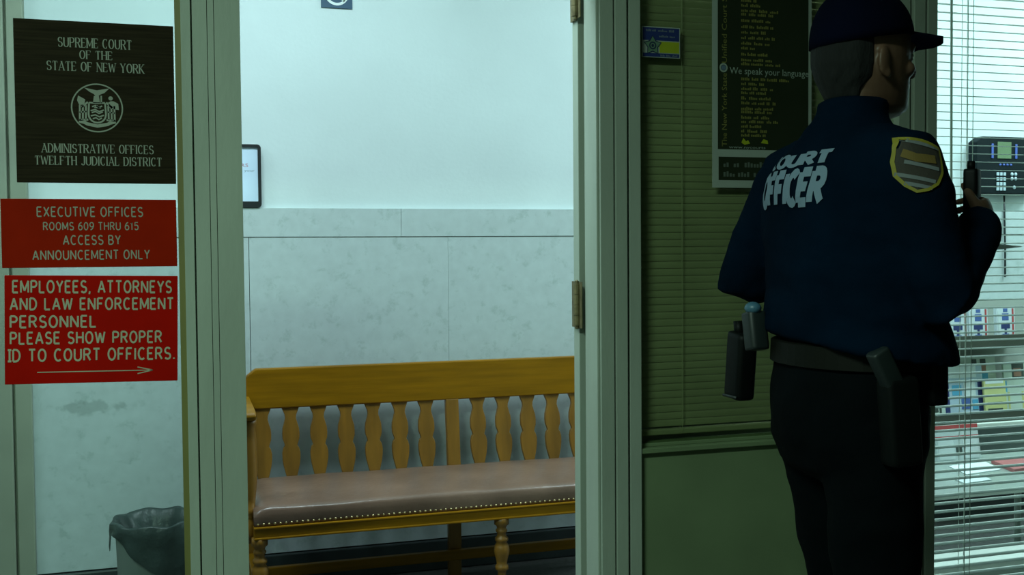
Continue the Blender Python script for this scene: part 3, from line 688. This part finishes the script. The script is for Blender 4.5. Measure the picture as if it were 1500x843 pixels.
# ------------------------------------------------------------------ the court officer
PX, PY = 1.319, 1.897
def LV(x, y, z): return Vector((PX+x, PY+y, z))
pe = thing('person', 'person in a dark navy uniform and cap walking to the right with arms bent', 'person', (PX, PY, 0))
M_skin = mat('skin', (.115, .062, .036), .5, var=.12, scale=20)
M_navy = mat('uniform_navy', (.0008, .0065, .016), .9, var=.25, scale=6, bump=.25, bscale=30, spec=.03)
M_trou = mat('trouser_black', (.001, .0024, .0031), .85, var=.25, scale=7, bump=.2, bscale=30, spec=.06)
M_cap = mat('cap_navy', (.0012, .0022, .009), .9, var=.2, scale=9, spec=.04)
M_eye = mat('eye_white', (.25, .25, .22), .4)
M_hair = mat('hair_dark', (.0022, .0028, .0022), .9, var=.4, scale=10, stretch=(1, 1, .3), bump=.4, bscale=80)
M_gear = mat('gear_black', (.0022, .0035, .0032), .55, var=.2, spec=.15)
M_gearg = mat('gear_grey', (.009, .015, .0145), .5, var=.2)
M_patchw = mat('letter_white', (.16, .23, .30), .7, var=.06)

SHR, ELR, WRR = (.0, -.172, 1.487), (.045, -.240, 1.220), (.208, -.150, 1.362)
SHL, ELL, WRL = (.0, .195, 1.485), (-.085, .285, 1.245), (.11, .225, 1.265)
def lerp(a, b, t): return tuple(a[i]+(b[i]-a[i])*t for i in range(3))
def ell_ring(cx, cy, z, b, a, n=36, zf=None, e=1.0):
    r = []
    for i in range(n):
        t = 2*PI*i/n; c, s = math.cos(t), math.sin(t)
        c = math.copysign(abs(c)**e, c); s = math.copysign(abs(s)**e, s)
        x, y = cx+b*c, cy+a*s
        r.append(LV(x, y, z+(zf(x, y) if zf else 0)))
    return r
# ---- body: one continuous skin
bd = MB()
hx, hz = .045, 1.712
rings = []
for z, xf, xb, a in ((1.592, .062, .0, .022), (1.60, .082, -.02, .040), (1.615, .096, -.045, .052), (1.635, .098, -.065, .060), (1.66, .097, -.085, .067), (1.69, .098, -.096, .072), (1.72, .097, -.102, .0755), (1.75, .098, -.104, .077), (1.78, .092, -.100, .074), (1.805, .076, -.086, .063), (1.822, .048, -.056, .042), (1.828, .012, -.02, .012)):
    ring = []
    for i in range(32):
        t_ = 2*PI*i/32; c, s = math.cos(t_), math.sin(t_)
        ring.append(LV(hx+(xf if c > 0 else -xb)*c, a*s, z))
    rings.append(ring)
bd.loft(rings)
# nose, brow, lips, chin, ears
bd.tube([LV(.132, 0, 1.735), LV(.146, 0, 1.715), LV(.162, 0, 1.695), LV(.160, 0, 1.688)], [.007, .008, .0100, .009], 12, round_ends=True)
for s in (-1, 1):
    bd.ellipsoid(LV(.150, s*.009, 1.689), (.009, .006, .006), 10, 8); bd.ellipsoid(LV(.126, s*.031, 1.731), (.013, .016, .006), 12, 8); bd.ellipsoid(LV(.125, s*.031, 1.714), (.012, .015, .005), 12, 8)
    bd.ellipsoid(LV(.128, s*.030, 1.742), (.014, .024, .008), 12, 8)
    bd.ellipsoid(LV(.112, s*.040, 1.692), (.022, .022, .018), 12, 8)
    ear = Matrix.Rotation(s*-.35, 3, 'Z')
    bd.ellipsoid(LV(.032, s*.080, 1.700), (.019, .008, .031), 14, 10, ear)
    bd.ellipsoid(LV(.040, s*.080, 1.676), (.010, .007, .012), 10, 8, ear)
bd.ellipsoid(LV(.140, 0, 1.664), (.010, .022, .006), 12, 8); bd.ellipsoid(LV(.138, 0, 1.653), (.010, .019, .006), 12, 8)
bd.ellipsoid(LV(.128, 0, 1.620), (.018, .024, .016), 12, 8)
bd.tube([LV(.0, 0, 1.50), LV(.010, 0, 1.56), LV(.022, 0, 1.64)], [.068, .058, .056], 20)
bd.loft([ell_ring(.0, 0, z, b, a) for z, b, a in ((.86, .11, .16), (.98, .115, .17), (1.1, .10, .155), (1.25, .105, .165), (1.38, .11, .18), (1.47, .095, .17), (1.53, .06, .10), (1.56, .05, .05))])
for sh, el, wr in ((SHR, ELR, WRR), (SHL, ELL, WRL)):
    pts = [sh, lerp(sh, el, .5), el, lerp(el, wr, .4), wr]
    bd.tube([LV(*p) for p in pts], [.05, .043, .036, .036, .026], 14, round_ends=True)
def hand(wr, d, nrm, side, curl, spread=.10):
    """wr wrist, d pointing direction, nrm palm normal (fingers curl toward it), side: direction of the thumb"""
    d = Vector(d).normalized(); nrm = (Vector(nrm)-d*Vector(nrm).dot(d)).normalized(); sd = d.cross(nrm)
    if sd.dot(Vector(side)) < 0: sd = -sd
    W = LV(*wr)
    Mx = Matrix((d, sd, nrm)).transposed()
    bd.tube([W-d*.03, W, W+d*.025], [.026, .024, .026], 14, round_ends=True)
    bd.ellipsoid(W+d*.055, (.05, .043, .017), 20, 12, Mx)
    bd.ellipsoid(W+d*.035+sd*.022+nrm*.006, (.03, .020, .016), 14, 10, Mx)
    for k, (o, ln) in enumerate(((.031, .072), (.010, .080), (-.011, .074), (-.031, .058))):
        p = W+d*(.088-.006*abs(k-1))+sd*o*.95; dirv = (d+sd*o*spread*6).normalized(); pts = [p-d*.03, p]; a = 0
        for seg, c in zip((.44, .31, .25), curl):
            a += c; v = dirv*math.cos(a)+nrm*math.sin(a); p = p+v*ln*seg; pts.append(p)
        bd.tube(pts, [.009, .0092, .0086, .0078, .0068], 10, round_ends=True)
    p = W+d*.022+sd*.026+nrm*.004; pts = [p]; a = .75
    for seg, da in ((.034, 0), (.028, -.3), (.022, -.3)):
        v = d*math.cos(a)+sd*math.sin(a)*.8+nrm*.45; a += da; p = p+v.normalized()*seg; pts.append(p)
    bd.tube(pts, [.0125, .0105, .0095, .0082], 10, round_ends=True)
    return W, d, sd, nrm
hand(WRR, (.75, .60, .28), (-.6, .8, 0), (0, 0, 1), (.80, .95, .6))
hand(WRL, (.9, -.3, .15), (.1, -.9, -.2), (.1, 0, .9), (.5, .5, .4))
LEGS = (((.0, -.092, .90), (.008, -.094, .68), (.0, -.095, .50), (-.10, -.098, .30), (-.19, -.10, .13)),
        ((.01, .092, .90), (.055, .092, .68), (.085, .092, .50), (.10, .094, .30), (.10, .096, .09)))
for lg in LEGS:
    bd.tube([LV(*p) for p in lg], [.080, .070, .052, .05, .036], 16, round_ends=True)
    an = Vector(lg[-1]); pit = -.5 if an.z > .1 else 0
    bd.tube([LV(an.x-.03, an.y, an.z-.03), LV(an.x+.06, an.y, an.z-.045+.06*pit), LV(an.x+.14, an.y, an.z-.055+.14*pit)], [.034, .032, .022], 14, round_ends=True)
body = bd.build('body', M_skin, pe); remesh(body, .0042, 3)
for s in (-1, 1):
    MB().ellipsoid(LV(.1265, s*.031, 1.722), (.0115, .012, .0085), 14, 10).build('eye', M_eye, pe, smooth=True)
    MB().ellipsoid(LV(.1355, s*.031, 1.722), (.0032, .005, .005), 10, 8).build('iris', M_black, pe, smooth=True)

# ---- hair under the cap
hr = MB(); outer = []; inner = []
for z, r1 in ((1.628, .0), (1.645, .006), (1.67, .014), (1.70, .019), (1.73, .020), (1.765, .016)):
    A = 108 if z > 1.66 else 125
    ro, ri = [], []
    for k in range(25):
        a = math.radians(A+(360-2*A)*k/24); c, s = math.cos(a), math.sin(a)
        f = min(1, min(k, 24-k)/3)
        bx_ = .088+.012*min(1, max(0, (z-1.63)/.06)); ax_ = .064+.013*min(1, max(0, (z-1.63)/.08))
        wv = .004*noise.noise(Vector((k*.7, z*40, 0)))
        ro.append(LV(hx+(bx_+r1*f+wv)*c, (ax_+r1*f*.8+wv)*s, z)); ri.append(LV(hx+(bx_-.014)*c, (ax_-.014)*s, z))
    outer.append(ro+ri[::-1])
hr.loft(outer); hair = hr.build('hair', M_hair, pe); remesh(hair, .004, 5)
# ---- cap
cp_ = MB(); rings = []
for u in range(13):
    a = PI/2*u/12; ring = []
    for i in range(40):
        t_ = 2*PI*i/40; c, s = math.cos(t_), math.sin(t_)
        rx = (.112 if c > 0 else .117); k_ = math.cos(a)**.75 if u < 12 else .02
        x = .036+rx*c*k_*.97; y = .094*s*k_
        z0_ = 1.748+.18*(x-.04) ; z0_ = 1.752 + (.14*(x-.04))
        ring.append(LV(x-.006*math.sin(a), y, z0_*(1-math.sin(a))+1.862*math.sin(a)))
    rings.append(ring)
cp_.loft(rings, True)
cap = cp_.build('cap', M_cap, pe, smooth=True)
br_ = MB(); up_, dn = [], []
nb = 17
g = []
for j in range(7):
    row = []
    for i in range(nb):
        s = -1+2*i/(nb-1); y = .080*s*(1-.10*(j/6)); edge = math.sqrt(max(0, 1-(abs(s)**2.6)*.98))
        x = .040+.112*math.sqrt(max(.0, 1-(y/.093)**2))*.97+(.078*edge)*(j/6)
        z = 1.778-.024*s*s-.004*(j/6)-.012*(j/6)**2*s*s
        row.append((x, y, z))
    g.append(row)
vs = [LV(*p) for r in g for p in r]+[LV(p[0], p[1], p[2]-.013) for r in g for p in r]
n0 = nb*7; fs = []
for j in range(6):
    for i in range(nb-1):
        q = (j*nb+i, j*nb+i+1, (j+1)*nb+i+1, (j+1)*nb+i); fs += [q, tuple(n0+x for x in q[::-1])]
for i in range(nb-1): fs += [(i, n0+i, n0+i+1, i+1), (6*nb+i, 6*nb+i+1, n0+6*nb+i+1, n0+6*nb+i)]
for j in range(6): fs += [(j*nb, (j+1)*nb, n0+(j+1)*nb, n0+j*nb), (j*nb+nb-1, n0+j*nb+nb-1, n0+(j+1)*nb+nb-1, (j+1)*nb+nb-1)]
br_.add(vs, fs).build('brim', M_cap, cap, smooth=True, bevel=.001)
MB().ellipsoid(LV(.033, 0, 1.863), (.009, .009, .005), 12, 8).build('button', M_cap, cap, smooth=True)

# ---- jacket
jk = MB()
def hemf(x, y): return -.16*(.821*x-.571*y)
JR = ((1.115, .022, .170, .236, 1), (1.135, .020, .168, .236, .9), (1.17, .014, .156, .226, .6), (1.22, .010, .148, .220, .3), (1.28, .006, .146, .220, .1), (1.35, .002, .146, .224, 0), (1.42, -.002, .142, .226, 0), (1.47, -.004, .130, .216, 0), (1.505, -.003, .115, .190, 0), (1.535, .0, .096, .150, 0), (1.56, .004, .082, .110, 0), (1.585, .008, .075, .080, 0), (1.612, .012, .071, .071, 0), (1.630, .014, .070, .069, 0))
jk.loft([ell_ring(cx_, 0, z, b, a, 44, (lambda x, y, f=f: f*hemf(x, y)), .9) for z, cx_, b, a, f in JR])
for sh, el, wr in ((SHR, ELR, WRR), (SHL, ELL, WRL)):
    sgn = -1 if sh[1] < 0 else 1
    s0 = (sh[0], sh[1]-sgn*.06, sh[2]+.01)
    pts = [s0, (sh[0], sh[1], sh[2]-.005), lerp(sh, el, .3), lerp(sh, el, .65), lerp(sh, el, .9), tuple(c+(.006 if i_ == 1 and sgn > 0 else -.006 if i_ == 1 else 0) for i_, c in enumerate(el)), lerp(el, wr, .1), lerp(el, wr, .35), lerp(el, wr, .7), lerp(el, wr, .97)]
    jk.tube([LV(*p) for p in pts], [.075, .082, .078, .070, .064, .062, .060, .057, .050, .044], 22, round_ends=True)
jacket = jk.build('jacket', M_navy, pe); remesh(jacket, .008, 5)
for v in jacket.data.vertices:      # folds of cloth
    p = v.co; q = Vector((p.x*9+p.z*5, p.y*9, p.z*16)); a = noise.noise(q)*.006+noise.noise(q*2.3)*.0025
    v.co = p+v.normal*a
def conform(mb, name, m, target, off, ax, parent):
    """project flat lettering onto the cloth along direction ax, then lift it off the surface"""
    bvh = BVHTree.FromPolygons([v.co+Vector(pe['_org']) for v in target.data.vertices], [tuple(p.vertices) for p in target.data.polygons])
    for i, p in enumerate(mb.v):
        hit = bvh.ray_cast(p, ax)
        if hit[0] is not None: mb.v[i] = hit[0]-ax*off
    return mb.build(name, m, parent)
# lettering across the back (the flat layout lies on the plane x = -0.4, text runs from the wearer's left to right)
t = MB()
BKX = PX-.45
Pb = lambda q: Vector((BKX, PY-q[0], q[1]))
BW = .145
stroke_text(t, 'COURT', -.115, .100, 1.490, .024, weight=.16, gap=.2, P3=Pb, sub=5); conform(t, 'back_lettering', M_patchw, jacket, .0028, Vector((1, 0, 0)), jacket)
t = MB(); stroke_text(t, 'OFFICER', -.125, .105, 1.412, .062, weight=.16, gap=.2, P3=Pb, sub=5)
conform(t, 'back_lettering', M_patchw, jacket, .0028, Vector((1, 0, 0)), jacket)
# shoulder patch on the right sleeve
def patch_pts(sc_, n=10):
    o = []
    for u, v in [(-.42, .5)]+[(-.42+.84*k/6, .5+.05*math.sin(PI*k/6)) for k in range(1, 6)]+[(.42, .5), (.48, .3), (.46, 0), (.36, -.26), (.18, -.42), (0, -.5), (-.18, -.42), (-.36, -.26), (-.46, 0), (-.48, .3)]:
        o.append((u*sc_, v*sc_))
    return o
pc = Vector((-.016, -.45, 1.470)); tilt_ = math.radians(-14)
def Pp(q):
    x = q[0]*math.cos(tilt_)-q[1]*math.sin(tilt_); z = q[0]*math.sin(tilt_)+q[1]*math.cos(tilt_); return Vector((PX+pc.x+x, PY+pc.y, pc.z+z))
def fill(mb, pts, rings_=5):
    n = len(pts); vs = [Pp((0, 0))]; fs = []
    for r in range(1, rings_+1): vs += [Pp((p[0]*r/rings_, p[1]*r/rings_)) for p in pts]
    for i in range(n):
        fs.append((0, 1+i, 1+(i+1) % n))
        for r in range(rings_-1): a = 1+r*n; b = a+n; fs.append((a+i, b+i, b+(i+1) % n, a+(i+1) % n))
    mb.add(vs, fs)
AX = Vector((0, 1, 0))
PH = .098
t = MB(); fill(t, patch_pts(PH)); pt_ = conform(t, 'shoulder_patch', mat('patch_ground', (.035, .03, .022), .8), jacket, .0025, AX, jacket)
pp = patch_pts(PH*.97)
t = MB(); ribbon(t, pp+[pp[0]], lambda a, b: .0028, Pp, 3); conform(t, 'patch_border', mat('patch_gold', (.24, .21, .015), .7), jacket, .004, AX, pt_)
t = MB()
for zz_, xa, xb in ((.046, -.04, .04), (.004, -.028, .036), (-.022, -.036, .03), (-.036, -.02, .024)): ribbon(t, [(xa, zz_), (xb, zz_)], lambda a, b: .0036, Pp, 6)
conform(t, 'patch_stripes', mat('patch_grey', (.15, .17, .17), .8), jacket, .004, AX, pt_)
t = MB(); ribbon(t, [(-.034, .02), (-.01, .016), (.03, .022)], lambda a, b: .008, Pp, 6); conform(t, 'patch_emblem', mat('patch_ochre', (.15, .10, .02), .8), jacket, .0042, AX, pt_)

# ---- trousers, belt, shoes
tr = MB()
tr.loft([ell_ring(.004, 0, z, b, a, 40) for z, b, a in ((1.16, .128, .172), (1.10, .134, .180), (1.04, .142, .190), (.98, .148, .194), (.92, .144, .190), (.86, .12, .178), (.83, .07, .15))])
for lg in LEGS:
    tr.tube([LV(*p) for p in (lg[0], lg[1], lg[2], lg[3], lerp(lg[3], lg[4], .93))], [.100, .094, .078, .072, .062], 24, round_ends=True)
trousers = tr.build('trousers', M_trou, pe); remesh(trousers, .009, 6)
for v in trousers.data.vertices:
    p = v.co; q = Vector((p.x*8, p.y*8+p.z*3, p.z*11)); v.co = p+v.normal*(noise.noise(q)*.007+noise.noise(q*2.2)*.003)
def beltring(z, e): return ell_ring(.004, 0, z, .139+e, .186+e, 44)
b_ = MB().loft([beltring(1.075, .002), beltring(1.078, .008), beltring(1.122, .006), beltring(1.125, .0)], True)
belt = b_.build('duty_belt', mat('belt_leather', (.0045, .0052, .0032), .6, var=.2, spec=.15), pe, smooth=False)
# radio pouch hanging behind the left hip
def soft_box(mb, c, hx_, hy_, hz_, r=.01, rot=None):
    c = Vector(c); rings = []
    for k, (s, zz_) in enumerate(((.86, -1), (.97, -.96), (1, -.85), (1, .85), (.97, .96), (.86, 1))):
        ring = []
        for (px_, py_) in rr(-hx_*s, hx_*s, -hy_*s, hy_*s, min(hx_, hy_)*.5, 4):
            p = Vector((px_, py_, hz_*zz_)); p = rot @ p if rot else p; ring.append(c+p)
        rings.append(ring)
    mb.loft(rings); return mb
t = soft_box(MB(), LV(-.135, .205, 1.055), .024, .034, .075, rot=Matrix.Rotation(.12, 3, 'X')); t.tube([LV(-.135, .21, 1.12), LV(-.135, .215, 1.155)], .012, 10)
po_ = t.build('radio_pouch', M_gear, pe, smooth=True)
MB().tube([LV(-.160, .18, .985), LV(-.162, .235, .985)], .0035, 8).build('snap', M_gearg, po_, smooth=True)
t = soft_box(MB(), LV(-.150, .115, 1.14), .022, .022, .042, rot=Matrix.Rotation(-.2, 3, 'X')); gp = t.build('key_holder', M_gearg, pe, smooth=True)
MB().ellipsoid(LV(-.156, .115, 1.19), (.018, .02, .014), 14, 10).build('knob', mat('knob_blue', (.05, .13, .19), .4), gp, smooth=True)
# holster and sidearm on the right hip
t = soft_box(MB(), LV(-.022, -.204, .985), .036, .024, .085, rot=Matrix.Rotation(-.08, 3, 'Y')); ho = t.build('holster', M_gear, pe, smooth=True)
t = soft_box(MB(), LV(-.058, -.210, 1.085), .020, .016, .044, rot=Matrix.Rotation(-.5, 3, 'Y')); t.build('sidearm_grip', M_gearg, ho, smooth=True)
t = soft_box(MB(), LV(.092, -.158, 1.05), .022, .024, .045); t.build('magazine_pouch', M_gear, pe, smooth=True)
for lg in LEGS:
    an = Vector(lg[-1]); lift = an.z > .1
    sh_ = MB(); base = Vector((an.x, an.y, an.z-.09)); rot = Matrix.Rotation(.42 if lift else 0, 3, 'Y'); piv = Vector((.15, 0, 0))
    rings = []
    for x, wd, top in ((-.085, .026, .075), (-.075, .036, .10), (-.03, .040, .125), (.02, .040, .115), (.07, .043, .075), (.12, .046, .058), (.165, .038, .045), (.19, .018, .03)):
        ring = []
        for (a, b) in rr(-wd, wd, 0, top, min(wd, top/2)*.7, 4):
            p = Vector((x, a, b)); p = rot @ (p-piv)+piv; ring.append(LV(*(base+p)))
        rings.append(ring)
    if lift:
        lo = min(p.z for r_ in rings for p in r_)
        for r_ in rings:
            for p in r_: p.z -= lo-.001
    sh_.loft(rings).build('shoe', M_gear, pe, smooth=True)

# ---- what the right hand holds up
dv = thing('handheld_radio', 'black handheld radio held up in the raised right hand', 'radio', LV(.245, -.088, 1.372))
t = soft_box(MB(), LV(.243, -.088, 1.428), .026, .014, .054, rot=Matrix.Rotation(.68, 3, 'Z')); t.build('case', M_gear, dv, smooth=True)
MB().tube([LV(.233, -.096, 1.48), LV(.233, -.096, 1.498)], .008, 10).build('knob', M_gear, dv, smooth=True)
pts = [(.225, -.170), (.305, -.160), (.33, -.060), (.25, -.070)]
o = MB().add([LV(x, y, 1.314+.006*k) for k, (x, y) in enumerate(pts)]+[LV(x, y, 1.3125+.006*k) for k, (x, y) in enumerate(pts)], [(0, 1, 2, 3), (7, 6, 5, 4), (0, 4, 5, 1), (1, 5, 6, 2), (2, 6, 7, 3), (3, 7, 4, 0)]).build('folded_paper', M_white, origin=LV(.275, -.115, 1.317))
tag(o, 'folded white paper held below the black radio in the raised hand', 'paper')

for o in bpy.data.objects:
    if '_org' in o: del o['_org']
